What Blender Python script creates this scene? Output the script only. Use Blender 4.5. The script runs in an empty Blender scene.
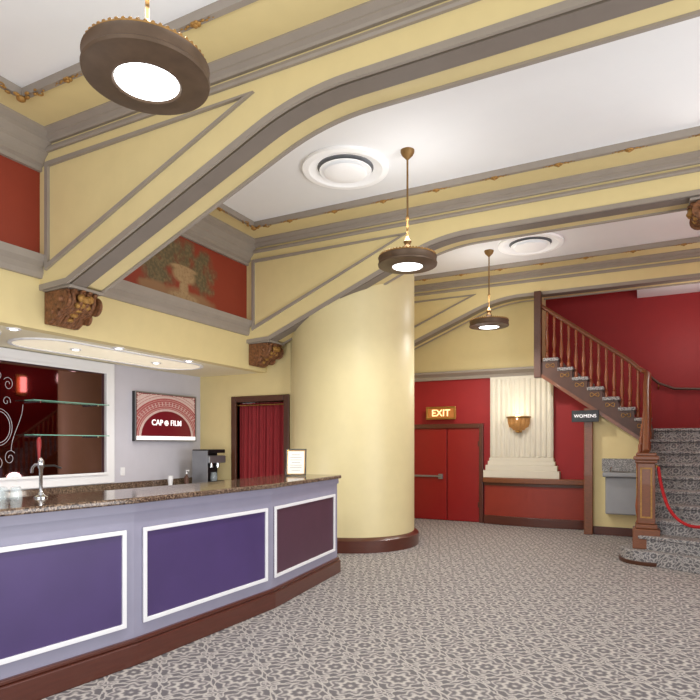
import bpy, bmesh, math, random
from mathutils import Vector, Matrix
random.seed(4)
SC=bpy.context.scene
W={}
def lin(c):
    r=[]
    for v in c:
        v=v/255.0
        r.append(v/12.92 if v<=0.04045 else ((v+0.055)/1.055)**2.4)
    return r
# ---------------------------------------------------------------- materials
def newmat(name):
    m=bpy.data.materials.new(name); m.use_nodes=True
    nt=m.node_tree; b=nt.nodes['Principled BSDF']
    return m,nt,b
def mat(name,rgb,rough=.6,metal=0.,var=.06,scale=6.,bump=0.,bscale=60.,emit=0.,ecol=None,coat=0.,alpha=1.,stretch=None,trans=0.):
    m,nt,b=newmat(name); c=lin(rgb)
    tc=nt.nodes.new('ShaderNodeNewGeometry')
    src=tc.outputs['Position']
    if stretch:
        mp=nt.nodes.new('ShaderNodeMapping'); mp.inputs['Scale'].default_value=stretch
        nt.links.new(src,mp.inputs['Vector']); src=mp.outputs['Vector']
    n=nt.nodes.new('ShaderNodeTexNoise'); n.inputs['Scale'].default_value=scale; n.inputs['Detail'].default_value=4
    nt.links.new(src,n.inputs['Vector'])
    r=nt.nodes.new('ShaderNodeValToRGB')
    r.color_ramp.elements[0].position=.3; r.color_ramp.elements[1].position=.7
    r.color_ramp.elements[0].color=[min(1,x*(1-var)) for x in c]+[1]
    r.color_ramp.elements[1].color=[min(1,x*(1+var)) for x in c]+[1]
    nt.links.new(n.outputs['Fac'],r.inputs['Fac']); nt.links.new(r.outputs['Color'],b.inputs['Base Color'])
    b.inputs['Roughness'].default_value=rough; b.inputs['Metallic'].default_value=metal
    if coat: b.inputs['Coat Weight'].default_value=coat
    if trans: b.inputs['Transmission Weight'].default_value=trans
    if alpha<1: b.inputs['Alpha'].default_value=alpha
    if bump:
        n2=nt.nodes.new('ShaderNodeTexNoise'); n2.inputs['Scale'].default_value=bscale; n2.inputs['Detail'].default_value=5
        nt.links.new(src,n2.inputs['Vector'])
        bp=nt.nodes.new('ShaderNodeBump'); bp.inputs['Strength'].default_value=bump; bp.inputs['Distance'].default_value=.02
        nt.links.new(n2.outputs['Fac'],bp.inputs['Height']); nt.links.new(bp.outputs['Normal'],b.inputs['Normal'])
    if emit:
        e=lin(ecol or rgb); b.inputs['Emission Color'].default_value=e+[1]; b.inputs['Emission Strength'].default_value=emit
    return m
def mathfn(nt):
    def M(op,a,b_=None,c=None):
        n=nt.nodes.new('ShaderNodeMath'); n.operation=op
        for i,x in enumerate((a,b_,c)):
            if x is None: continue
            if isinstance(x,(int,float)): n.inputs[i].default_value=x
            else: nt.links.new(x,n.inputs[i])
        return n.outputs[0]
    return M
def carpet_mat(name,p=.47,dark=(100,96,99),mid=(126,121,123),light=(188,182,176),soft=.55):
    m,nt,b=newmat(name); N=nt.nodes; L=nt.links
    g=N.new('ShaderNodeNewGeometry')
    nz=N.new('ShaderNodeTexNoise'); nz.inputs['Scale'].default_value=26; nz.inputs['Detail'].default_value=2
    L.new(g.outputs['Position'],nz.inputs['Vector'])
    va=N.new('ShaderNodeVectorMath'); va.operation='MULTIPLY_ADD'; va.inputs[1].default_value=(.02,.02,.02)
    L.new(nz.outputs['Color'],va.inputs[0]); L.new(g.outputs['Position'],va.inputs[2])
    s=N.new('ShaderNodeSeparateXYZ'); L.new(va.outputs[0],s.inputs[0])
    M=mathfn(nt)
    yz=M('ADD',s.outputs['Y'],s.outputs['Z'])
    u=M('MULTIPLY',M('ADD',s.outputs['X'],yz),1/p); v=M('MULTIPLY',M('SUBTRACT',s.outputs['X'],yz),1/p)
    def clamp(x): return M('MINIMUM',1.,M('MAXIMUM',0.,x))
    def cell(u,v,R,rot,fr,lobes,amp,spk):
        fu=M('SUBTRACT',M('FRACT',u),.5); fv=M('SUBTRACT',M('FRACT',v),.5)
        r=M('SQRT',M('ADD',M('MULTIPLY',fu,fu),M('MULTIPLY',fv,fv)))
        th=M('ADD',M('ARCTAN2',fv,fu),rot)
        pet=M('MULTIPLY_ADD',M('COSINE',M('MULTIPLY',th,float(lobes))),R*amp,R)
        q=M('DIVIDE',r,pet)
        band=M('MULTIPLY_ADD',M('COSINE',M('MULTIPLY',q,fr)),.5,.5)
        sp=M('MULTIPLY_ADD',M('COSINE',M('MULTIPLY',th,float(spk))),.5,.5)
        midr=clamp(M('MULTIPLY',M('SUBTRACT',.3,M('ABSOLUTE',M('SUBTRACT',q,.62))),6.))
        ins=clamp(M('MULTIPLY',M('SUBTRACT',1.16,q),6.))
        return M('MULTIPLY',M('MAXIMUM',band,M('MULTIPLY',M('MULTIPLY',sp,midr),.8)),ins)
    big=cell(u,v,.39,0.,12.2,8,.12,8)
    small=cell(M('ADD',u,.5),M('ADD',v,.5),.20,.4,6.3,4,.25,4)
    fu=M('SUBTRACT',M('FRACT',u),.5); fv=M('SUBTRACT',M('FRACT',v),.5)
    e=M('MAXIMUM',M('ABSOLUTE',fu),M('ABSOLUTE',fv))
    wav=M('MULTIPLY',M('COSINE',M('MULTIPLY',M('ADD',u,v),2*math.pi*2)),.02)
    lat=clamp(M('MULTIPLY',M('SUBTRACT',.032,M('ABSOLUTE',M('SUBTRACT',M('ADD',e,wav),.47))),45.))
    f=M('MAXIMUM',M('MULTIPLY',big,.95),M('MAXIMUM',M('MULTIPLY',small,.9),M('MULTIPLY',lat,.85)))
    n2=N.new('ShaderNodeTexNoise'); n2.inputs['Scale'].default_value=85; n2.inputs['Detail'].default_value=4
    L.new(g.outputs['Position'],n2.inputs['Vector'])
    f=M('ADD',f,M('MULTIPLY',M('SUBTRACT',n2.outputs['Fac'],.5),soft))
    rr=N.new('ShaderNodeValToRGB'); el=rr.color_ramp.elements
    el[0].position=.1; el[0].color=lin(dark)+[1]
    el[1].position=.92; el[1].color=lin(light)+[1]
    x=el.new(.45); x.color=lin(mid)+[1]
    L.new(f,rr.inputs['Fac']); L.new(rr.outputs['Color'],b.inputs['Base Color'])
    b.inputs['Roughness'].default_value=.68
    bp=N.new('ShaderNodeBump'); bp.inputs['Strength'].default_value=.15; bp.inputs['Distance'].default_value=.01
    L.new(f,bp.inputs['Height']); L.new(bp.outputs['Normal'],b.inputs['Normal'])
    return m
def granite_mat(name,c0=(40,32,30),c1=(94,74,62),c2=(156,134,114),sc=120,rough=.1):
    m,nt,b=newmat(name); N=nt.nodes; L=nt.links
    g=N.new('ShaderNodeNewGeometry')
    v=N.new('ShaderNodeTexVoronoi'); v.inputs['Scale'].default_value=sc
    n=N.new('ShaderNodeTexNoise'); n.inputs['Scale'].default_value=40; n.inputs['Detail'].default_value=6
    L.new(g.outputs['Position'],v.inputs['Vector']); L.new(g.outputs['Position'],n.inputs['Vector'])
    mx=N.new('ShaderNodeMix'); mx.data_type='FLOAT'; mx.inputs[0].default_value=.5
    sp=N.new('ShaderNodeSeparateColor'); L.new(v.outputs['Color'],sp.inputs[0])
    L.new(sp.outputs[0],mx.inputs[2]); L.new(n.outputs['Fac'],mx.inputs[3])
    r=N.new('ShaderNodeValToRGB'); e=r.color_ramp.elements
    e[0].position=.25; e[0].color=lin(c0)+[1]; e[1].position=.8; e[1].color=lin(c2)+[1]
    x=e.new(.5); x.color=lin(c1)+[1]
    L.new(mx.outputs[0],r.inputs['Fac']); L.new(r.outputs['Color'],b.inputs['Base Color'])
    b.inputs['Roughness'].default_value=rough
    return m
REDRGB=(140,50,28)
def mural_mat(name):
    m,nt,b=newmat(name); N=nt.nodes; L=nt.links; M=mathfn(nt)
    g=N.new('ShaderNodeNewGeometry'); s=N.new('ShaderNodeSeparateXYZ'); L.new(g.outputs['Position'],s.inputs[0])
    def noise(sc,d=6):
        n=N.new('ShaderNodeTexNoise'); n.inputs['Scale'].default_value=sc; n.inputs['Detail'].default_value=d
        L.new(g.outputs['Position'],n.inputs['Vector']); return n.outputs['Fac']
    nA=noise(6,8); nB=noise(24)
    def ell(cy,cz,ry,rz):
        a=M('POWER',M('ABSOLUTE',M('MULTIPLY',M('SUBTRACT',s.outputs['Y'],cy),1/ry)),2.); c=M('POWER',M('ABSOLUTE',M('MULTIPLY',M('SUBTRACT',s.outputs['Z'],cz),1/rz)),2.)
        return M('SUBTRACT',1.,M('ADD',a,c))
    def mx(f,c1,c2):
        n=N.new('ShaderNodeMix'); n.data_type='RGBA'; L.new(f,n.inputs[0])
        for i,c in ((6,c1),(7,c2)):
            if isinstance(c,tuple): n.inputs[i].default_value=lin(c)+[1]
            else: L.new(c,n.inputs[i])
        return n.outputs[2]
    def soft(v,k=2.5): 
        n=M('MULTIPLY',v,k); n=M('MINIMUM',M('MAXIMUM',n,0.),1.); return n
    nz=M('MULTIPLY',M('SUBTRACT',nA,.5),2.6)
    fol=M('MAXIMUM',ell(5.62,4.02,.62,.32),M('MAXIMUM',ell(5.3,3.78,.34,.32),ell(6.15,3.92,.34,.34)))
    fm_=soft(M('ADD',fol,nz),1.2)
    col=mx(fm_,REDRGB,(96,84,58))
    col=mx(soft(M('SUBTRACT',nB,.45),3.),col,mx(fm_,REDRGB,(138,116,78)))
    gr=M('MAXIMUM',ell(5.8,3.5,.72,.12),ell(5.3,3.5,.34,.12))
    col=mx(soft(M('ADD',gr,M('MULTIPLY',nz,.4)),1.6),col,(146,108,74))
    urn=M('MAXIMUM',ell(5.8,3.79,.24,.13),M('MAXIMUM',ell(5.8,3.62,.10,.17),M('MAXIMUM',ell(5.8,3.88,.28,.05),ell(5.8,3.5,.32,.07))))
    ucol=mx(soft(M('SUBTRACT',nB,.44),2.5),(170,140,100),(128,98,68))
    col=mx(soft(M('ADD',urn,M('MULTIPLY',nz,.12)),1.8),col,ucol)
    L.new(col,b.inputs['Base Color']); b.inputs['Roughness'].default_value=.6
    return m
YEL=mat('yellow_paint',(222,204,150),.6,var=.02,bump=.02)
YELD=mat('yellow_paint_column',(217,203,156),.42,var=.02)
SOFF=mat('soffit_cream',(236,226,196),.5,var=.01)
GREY=mat('taupe_moulding',(152,142,131),.55,var=.04)
GREY2=mat('dark_taupe_paint',(126,116,107),.6,var=.04)
WHITE=mat('ceiling_white',(240,241,242),.8,var=.005)
VWHITE=mat('vent_white_glow',(250,250,250),.5,var=.0,emit=.1,ecol=(255,255,255))  # faint emission lifts the downward faces; the vent is no lamp
WTRIM=mat('white_trim',(230,230,233),.4,var=.01)
CREAMT=mat('soffit_tray_cream_glow',(240,232,210),.5,var=.01,emit=.45,ecol=(255,240,210))  # emission stands in for cove light on the tray
LAV=mat('lavender_wall',(194,192,202),.55,var=.02)
BARG=mat('bar_grey_lavender',(144,142,162),.42,var=.03)
PUR=mat('purple_panel',(68,50,100),.42,var=.08,scale=3)
PUR2=mat('plum_panel',(76,45,62),.45,var=.06)
REDO=mat('brick_red_wall',REDRGB,.6,var=.04)
REDD=mat('deep_red_wall',(146,14,18),.6,var=.04)
REDDOOR=mat('red_door_paint',(138,20,20),.35,var=.04)
REDP=mat('red_brown_panel',(138,44,28),.5,var=.05)
BASE=mat('mahogany_base',(82,39,27),.28,var=.12,stretch=(1,1,8),coat=.3)
WOOD=mat('brown_wood',(116,66,37),.4,var=.18,stretch=(3,3,14),coat=.2)
DWOOD=mat('dark_wood',(80,46,30),.4,var=.18,stretch=(3,3,14))
STRG=mat('brown_stringer_wood',(78,46,30),.4,var=.15)
GOLD=mat('antique_gold',(166,124,64),.5,metal=.4,var=.25,scale=30,bump=.5)
CORB=mat('carved_brown_gold',(126,82,50),.5,metal=.15,var=.45,scale=28,bump=1.0,bscale=40)
BRONZE=mat('bronze',(96,76,58),.5,metal=.2,var=.15,scale=12)
OLDBR=mat('aged_brass',(136,104,60),.45,metal=.5,var=.15)
BRASS=mat('brass',(166,126,66),.35,metal=.8,var=.08)
GLOW=mat('glowing_glass',(255,255,255),.3,emit=4.,ecol=(252,254,255),var=0)
GLOWS=mat('soft_glass',(255,240,205),.4,emit=3,ecol=(255,226,190),var=0)
GLOWR=mat('warm_sconce_glass',(255,190,180),.4,emit=9,ecol=(255,170,160),var=0)
CARPET=carpet_mat('damask_carpet')
CARPET2=carpet_mat('damask_stair_carpet',.32,(98,95,98),(124,121,123),(176,171,167),.7)
GRAN=granite_mat('granite')
STONE=granite_mat('speckled_grey_stone',(70,68,70),(120,116,114),(180,176,170),90,.3)
CHROME=mat('chrome',(200,202,205),.15,metal=1.,var=.02)
STEEL=mat('stainless',(150,152,156),.35,metal=.75,var=.04)
MATTE=mat('matte_grey_metal',(150,152,156),.5,metal=.15,var=.04)
GLASS=mat('shelf_glass',(150,215,195),.05,alpha=.45,var=.02)
CLEAR=mat('clear_glass',(215,228,232),.05,alpha=.22,var=.02)
MIRR=mat('dark_mirror',(110,82,84),.03,metal=1.,var=.05,scale=1.2)
BLACK=mat('black_plastic',(24,24,26),.35,var=.1)
SCRB=mat('screen_maroon',(84,12,22),.3,emit=.5,ecol=(110,20,32),var=.05)
SCRC=mat('screen_cream',(180,156,150),.3,emit=.3,ecol=(195,168,160),var=.15,scale=30)
SCRW=mat('screen_white',(245,240,240),.3,emit=.8,ecol=(245,240,240),var=0)
SCRD=mat('screen_rose',(140,66,66),.3,emit=.35,ecol=(155,72,70),var=.12,scale=20)
CURT=mat('maroon_curtain',(132,22,30),.75,var=.15,stretch=(8,8,1),bump=.1)
VENTD=mat('vent_shadow',(120,122,126),.6,var=.05)
ETCH=mat('etched_white',(190,184,190),.6,emit=.05,ecol=(230,230,230),var=.02)
SIGNR=mat('exit_pale_letters',(255,228,170),.4,emit=1.1,ecol=(255,220,150),var=0)
SIGNT=mat('sign_amber_brown',(158,100,48),.4,metal=.0,emit=.25,ecol=(200,110,40),var=.2,scale=60)
ROPE=mat('red_velvet_rope',(170,18,26),.8,var=.15,scale=40)
PAPER=mat('paper_white',(240,238,232),.6,var=.02)
CREAM=mat('cream_pilaster',(212,205,188),.6,var=.01)
MURAL=mural_mat('mural_paint')
# ---------------------------------------------------------------- geometry
class G:
    def __init__(s): s.v=[]; s.f=[]; s.m=[]; s.cm=0
    def add(s,vs,fs):
        o=len(s.v); s.v+= [Vector(p) for p in vs]
        for f in fs: s.f.append([i+o for i in f]); s.m.append(s.cm)
        return s
    def box(s,x0,x1,y0,y1,z0,z1):
        return s.add([(x0,y0,z0),(x1,y0,z0),(x1,y1,z0),(x0,y1,z0),(x0,y0,z1),(x1,y0,z1),(x1,y1,z1),(x0,y1,z1)],
            [(0,3,2,1),(4,5,6,7),(0,1,5,4),(1,2,6,5),(2,3,7,6),(3,0,4,7)])
    def prism(s,pts,a,b,mp):
        n=len(pts)
        vs=[mp(p[0],p[1],a) for p in pts]+[mp(p[0],p[1],b) for p in pts]
        fs=[tuple(range(n)),tuple(range(2*n-1,n-1,-1))]+[(i,(i+1)%n,n+(i+1)%n,n+i) for i in range(n)]
        return s.add(vs,fs)
    def xz(s,pts,y0,y1): return s.prism(pts,y0,y1,lambda p,q,c:(p,c,q))
    def yz(s,pts,x0,x1): return s.prism(pts,x0,x1,lambda p,q,c:(c,p,q))
    def xy(s,pts,z0,z1): return s.prism(pts,z0,z1,lambda p,q,c:(p,q,c))
    def lathe(s,prof,cx=0,cy=0,cz=0,n=32,flute=None,axis='z'):
        vs=[];fs=[];k=len(prof)
        for i in range(n):
            a=2*math.pi*i/n
            for r,z in prof:
                rr=r
                if flute and r>.001: rr=r*(1+flute[1]*math.cos(flute[0]*a))
                p=(math.cos(a)*rr,math.sin(a)*rr,z)
                if axis=='y': p=(p[0],p[2],p[1])
                if axis=='x': p=(p[2],p[0],p[1])
                vs.append((cx+p[0],cy+p[1],cz+p[2]))
        for i in range(n):
            j=(i+1)%n
            for q in range(k-1): fs.append((i*k+q,j*k+q,j*k+q+1,i*k+q+1))
        if prof[0][0]>.0005: fs.append(tuple(i*k for i in range(n-1,-1,-1)))
        if prof[-1][0]>.0005: fs.append(tuple(i*k+k-1 for i in range(n)))
        return s.add(vs,fs)
    def sphere(s,c,r,n=10,sc=(1,1,1)):
        pr=[(math.sin(math.pi*i/6)*r,-math.cos(math.pi*i/6)*r) for i in range(7)]
        o=len(s.v); s.lathe(pr,0,0,0,n)
        for i in range(o,len(s.v)):
            p=s.v[i]; s.v[i]=Vector((c[0]+p.x*sc[0],c[1]+p.y*sc[1],c[2]+p.z*sc[2]))
        return s
    def tube(s,pts,r,n=10,flat=1.):
        pts=[Vector(p) for p in pts]; k=len(pts); vs=[];fs=[]
        up=Vector((0,0,1)); prev=None
        for i,p in enumerate(pts):
            d=(pts[min(i+1,k-1)]-pts[max(i-1,0)]).normalized()
            if prev is None:
                a=d.cross(up)
                if a.length<.05: a=d.cross(Vector((1,0,0)))
                a.normalize()
            else:
                a=prev-d*prev.dot(d); a.normalize()
            prev=a; b=a.cross(d)
            for j in range(n):
                t=2*math.pi*j/n; vs.append(p+a*math.cos(t)*r+b*math.sin(t)*r*flat)
        for i in range(k-1):
            for j in range(n):
                fs.append((i*n+j,i*n+(j+1)%n,(i+1)*n+(j+1)%n,(i+1)*n+j))
        fs.append(tuple(range(n-1,-1,-1))); fs.append(tuple((k-1)*n+j for j in range(n)))
        return s.add(vs,fs)
    def frame(s,pts,w,c0,c1,mp):
        inn=inset(pts,w); n=len(pts)
        vs=[mp(p[0],p[1],c0) for p in pts]+[mp(p[0],p[1],c1) for p in pts]+[mp(p[0],p[1],c0) for p in inn]+[mp(p[0],p[1],c1) for p in inn]
        fs=[]
        for i in range(n):
            j=(i+1)%n
            fs+= [(i,j,n+j,n+i),(n+i,n+j,3*n+j,3*n+i),(3*n+i,3*n+j,2*n+j,2*n+i),(2*n+i,2*n+j,j,i)]
        return s.add(vs,fs)
def inset(pts,w):
    n=len(pts); area=sum(pts[i][0]*pts[(i+1)%n][1]-pts[(i+1)%n][0]*pts[i][1] for i in range(n))
    sg=1 if area>0 else -1; out=[]
    for i in range(n):
        p=Vector(pts[i]); a=(p-Vector(pts[i-1])).normalized(); b=(Vector(pts[(i+1)%n])-p).normalized()
        na=Vector((-a.y,a.x))*sg; nb=Vector((-b.y,b.x))*sg
        m=na+nb; m/=max(.2,m.dot(na)); out.append((p.x+m.x*w,p.y+m.y*w))
    return out
def offline(pts,d):
    out=[];n=len(pts)
    for i in range(n):
        p=Vector(pts[i]); ns=[]
        if i>0: a=(p-Vector(pts[i-1])).normalized(); ns.append(Vector((a.y,-a.x)))
        if i<n-1: a=(Vector(pts[i+1])-p).normalized(); ns.append(Vector((a.y,-a.x)))
        m=sum(ns,Vector((0,0))); m/=m.dot(ns[0]); out.append((p.x+m.x*d,p.y+m.y*d))
    return out
def obj(name,g,mats,parent=None,smooth=False,bevel=0.,label=None,cat=None,kind=None,group=None,origin=None):
    if not isinstance(mats,(list,tuple)): mats=[mats]
    xs=[p.x for p in g.v]; ys=[p.y for p in g.v]; zs=[p.z for p in g.v]
    c=Vector(origin) if origin else Vector(((min(xs)+max(xs))/2,(min(ys)+max(ys))/2,min(zs)))
    me=bpy.data.meshes.new(name); me.from_pydata([tuple(p-c) for p in g.v],[],g.f)
    for i,pl in enumerate(me.polygons): pl.material_index=g.m[i]
    for m in mats: me.materials.append(m)
    bm=bmesh.new(); bm.from_mesh(me); bmesh.ops.recalc_face_normals(bm,faces=bm.faces); bm.to_mesh(me); bm.free()
    if smooth:
        for pl in me.polygons: pl.use_smooth=True
        try: me.set_sharp_from_angle(angle=math.radians(40))
        except Exception: pass
    o=bpy.data.objects.new(name,me); SC.collection.objects.link(o)
    pl=W.get(parent.name,Vector()) if parent else Vector()
    o.location=c-pl; W[o.name]=c
    if parent: o.parent=parent
    if bevel:
        md=o.modifiers.new('bevel','BEVEL'); md.width=bevel; md.segments=2; md.limit_method='ANGLE'
    if label: o['label']=label
    if cat: o['category']=cat
    if kind: o['kind']=kind
    if group: o['group']=group
    return o
def thing(name,loc,label,cat,group=None):
    o=bpy.data.objects.new(name,None); o.empty_display_size=.1; SC.collection.objects.link(o)
    o.location=loc; W[o.name]=Vector(loc); o['label']=label; o['category']=cat
    if group: o['group']=group
    return o
def st(name,g,m,**k): return obj(name,g,m,kind='structure',**k)
def copything(root,loc,rotz=0.,label=None):
    def cp(o,par):
        c=o.copy(); SC.collection.objects.link(c)
        if par is not None: c.parent=par
        for ch in list(o.children): cp(ch,c)
        return c
    r=cp(root,None); r.location=loc; r.rotation_euler[2]=rotz
    if label: r['label']=label
    return r
def text(name,s,size,M,m,parent=None,ext=.004,fat=.014,label=None,space=1.):
    cu=bpy.data.curves.new(name,'FONT'); cu.body=s; cu.size=size; cu.align_x='CENTER'; cu.align_y='CENTER'; cu.extrude=ext; cu.offset=size*fat; cu.space_character=space
    t=bpy.data.objects.new(name+'_tmp',cu); SC.collection.objects.link(t)
    bpy.context.view_layer.update()
    me=bpy.data.meshes.new_from_object(t.evaluated_get(bpy.context.evaluated_depsgraph_get()))
    bpy.data.objects.remove(t)
    me.materials.clear(); me.materials.append(m)
    o=bpy.data.objects.new(name,me); SC.collection.objects.link(o)
    pl=W.get(parent.name,Vector()) if parent else Vector()
    M=M.copy(); M.translation=M.translation-pl
    o.matrix_local=M
    if parent: o.parent=parent
    return o
def basis(X,Y,Z,T):
    m=Matrix((X,Y,Z)).transposed().to_4x4(); m.translation=Vector(T); return m
# ---------------------------------------------------------------- constants
XW=-6.83; XF=-5.43; ZC=4.7; XR=1.9; YD=7.7; YE=11.25; YS=12.0; ZB=4.25; ZS=2.71
BY=[3.75,7.17,10.7]; BW=.45
# ---------------------------------------------------------------- shell
st('floor',G().box(XW-.2,XR+3,-3,YS+.2,-.1,0),CARPET)
st('ceiling',G().box(XW-.2,XR+.2,-3,YS+.2,ZC,ZC+.1),WHITE)
st('wall_bar',G().box(XW-.15,XW,-3,YD+.1,0,ZS+.3),LAV)
st('wall_upper_bar',G().box(XF-.15,XF,-3,YD,ZS,3.24),YEL)
st('wall_upper_red',G().box(XF-.15,XF,-3,YD,3.24,ZC),REDO)
st('ceiling_soffit',G().box(XW,XF-.15,-3,YD,ZS,ZS+.1),SOFF)
dx0,dx1,dz=-6.03,-5.08,2.24
g=G().box(XW,dx0,YD,YD+.15,0,ZC).box(dx1,-4.6,YD,YD+.15,0,ZC).box(dx0,dx1,YD,YD+.15,dz,ZC)
st('wall_doorway',g,YEL)
st('wall_behind_curtain',G().box(dx0-.3,dx1+.3,YD+.9,YD+1,0,dz+.3),mat('dark_interior',(50,30,30),.8))
st('wall_passage',G().box(-4.62,-4.4,YD+.15,YE+.1,0,ZC),YEL)
zr=2.93
g=G().xz([(-4.4,0),(-.72,0),(-.72,2.2),(-1.58,2.82),(-1.58,zr),(-4.4,zr)],YE,YE+.12)
st('wall_exit',g,REDD)
st('wall_exit_upper',G().box(-4.4,-1.6,YE,YE+.12,zr,ZC),YEL)
st('wall_stair_return',G().box(-1.66,-1.6,10.66,YE,2.84,4.25),YEL)
st('wall_stair',G().box(-2.6,XR,YS,YS+.12,0,ZC),REDD)
st('wall_right',G().box(XR,XR+.12,6.6,YS,0,ZC),REDD)
st('ceiling_stair',G().box(-1.6,-.05,BY[2]+BW,YS,4.44,4.5).box(-.05,XR,BY[2]+BW,YS,4.28,4.5),WHITE)
st('trim_exit_cornice',G().yz([(YE,2.84),(YE-.05,2.84),(YE-.07,2.9),(YE-.16,2.96),(YE-.16,3.0),(YE,3.0)],-4.4,-1.66),GREY)
D=thing('dado_bench',(-1.8,YE-.2,0),'low curved red dado wall with brown cap and base','wall panel')
def bow(d,xa,xb,n=16):
    return [(xa,YE-.002),(xa,YE-d)]+[(xa+(xb-xa)*i/n,YE-d-.1*math.sin(math.pi*i/n)) for i in range(1,n)]+[(xb,YE-d),(xb,YE-.002)]
obj('body',G().xy(bow(.12,-2.7,-.78),0,.80),REDP,D)
obj('cap',G().xy(bow(.18,-2.73,-.76),.8,.9),WOOD,D,bevel=.015)
obj('stripe',G().xy(bow(.14,-2.71,-.77),.75,.8),DWOOD,D)
obj('base',G().xy(bow(.15,-2.72,-.77),0,.17),BASE,D,bevel=.01)
# pilaster
P=thing('pilaster',(-2.05,YE-.15,.9),'cream straight fluted wall pilaster on a stepped flared base','pilaster')
x0,x1=-2.6,-1.44; nf=12; w=(x1-x0)/nf; YP=YE-.002
g=G().box(x0,x1,YE-.1,YP,1.27,2.84)
for i in range(nf):
    a=x0+w*(i+.5); r=w*.36
    g.xy([(a+r*math.cos(t),YE-.1-.7*r*math.sin(t)) for t in [math.pi*k/8 for k in range(9)]],1.30,2.79)
obj('shaft',g,CREAM,P)
g=G()
for e,za,zb in [(.12,.9,1.04),(.08,1.04,1.14),(.04,1.14,1.22),(.015,1.22,1.28)]:
    g.box(x0-e,x1+e,YE-.12-e*.5,YP,za,zb)
obj('base',g,CREAM,P,bevel=.008)
# exit doors
for nm,a,b,hs in (('door_2',-4.3,-3.49,1),('door_3',-3.47,-2.82,0)):
    o=st(nm,G().box(a,b,YE-.06,YE-.01,0.01,1.86),REDDOOR,bevel=.005)
    if hs:
        obj('push_bar',G().box(a+.08,b-.16,YE-.10,YE-.06,.875,.91),STEEL,o,bevel=.008)
        obj('lock_box',G().box(b-.16,b-.07,YE-.12,YE-.06,.84,.94),STEEL,o,bevel=.008)
    else:
        for z in (.3,1.5): obj('hinge',G().box(b-.03,b,YE-.075,YE-.06,z,z+.1),BASE,o)
st('trim_exit_frame',G().box(-4.38,-4.3,YE-.1,YE,0,1.95).box(-2.82,-2.74,YE-.1,YE,0,1.95).box(-4.3,-2.82,YE-.1,YE,1.86,1.95),BASE,bevel=.01)
S=thing('exit_sign',(-3.6,YE-.1,2.05),'gold framed amber brown sign with glowing pale EXIT lettering','sign')
obj('housing',G().box(-3.88,-3.3,YE-.12,YE,2.06,2.28),SIGNT,S,bevel=.02)
obj('frame',G().frame([(-3.9,2.04),(-3.28,2.04),(-3.28,2.3),(-3.9,2.3)],.035,0,.03,lambda a,b,c:(a,YE-.11-c,b)),BRASS,S,bevel=.008)
text('lettering','EXIT',.19,basis((1,0,0),(0,0,1),(0,-1,0),(-3.59,YE-.125,2.165)),SIGNR,S,fat=.012)
# sconce
S=thing('wall_sconce',(-2.07,YE-.25,1.75),'glowing gold fluted wall sconce on the cream pilaster','lamp')
prof=[(.04,0),(.10,.01),(.115,.04),(.17,.07),(.19,.13),(.2,.25)]
vs=[];fs=[];n=65
g=G()
for i in range(n):
    a=math.pi+math.pi*i/(n-1)
    for r,z in prof:
        rr=r*(1+.06*math.cos(a*14)); vs.append((-2.05+math.cos(a)*rr,YE-.15+math.sin(a)*rr*.85,1.80+z))
k=len(prof)
for i in range(n-1):
    for q in range(k-1): fs.append((i*k+q,(i+1)*k+q,(i+1)*k+q+1,i*k+q+1))
g.add(vs,fs); obj('bowl',g,mat('sconce_gold_glass',(156,112,62),.45,metal=.2,emit=.18,ecol=(230,160,90),var=.3,scale=25),S,smooth=True)
obj('bracket',G().box(-2.11,-1.99,YE-.17,YE-.142,1.76,2.03),BRASS,S,bevel=.01)
obj('finial',G().sphere((-2.05,YE-.2,1.78),.03),BRASS,S,smooth=True)
obj('rim',G().tube([(-2.05+math.cos(math.pi+math.pi*i/16)*.212,YE-.15+math.sin(math.pi+math.pi*i/16)*.185,2.05) for i in range(17)],.018,8),OLDBR,S,smooth=True)
obj('bulb',G().sphere((-2.05,YE-.25,2.03),.07),GLOWS,S,smooth=True)
# curtained doorway
g=G().box(dx0-.1,dx0,YD-.04,YD+.15,0,dz+.1).box(dx1,dx1+.1,YD-.04,YD+.15,0,dz+.1).box(dx0,dx1,YD-.04,YD+.15,dz,dz+.1)
st('trim_doorway_frame',g,DWOOD,bevel=.012)
C=thing('door_curtain',((dx0+dx1)/2,YD+.07,.02),'maroon pleated velvet curtain hanging in a wooden doorway','curtain')
vs=[];fs=[];n=160
for i in range(n+1):
    x=dx0+.005+(dx1-dx0-.01)*i/n; y=YD+.07+.026*math.sin(i*.5+.8*math.sin(i*.07))+.012*math.sin(i*.23)
    vs+=[(x,y,.03),(x,y+.01*math.sin(i*.3),1.1),(x,YD+.07+(y-YD-.07)*.6,dz-.01)]
for i in range(n): fs+=[(i*3,i*3+3,i*3+4,i*3+1),(i*3+1,i*3+4,i*3+5,i*3+2)]
obj('cloth',G().add(vs,fs),CURT,C,smooth=True)
obj('rod',G().tube([(dx0,YD+.02,2.19),(dx1,YD+.02,2.19)],.012),BRASS,C,smooth=True)
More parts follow.
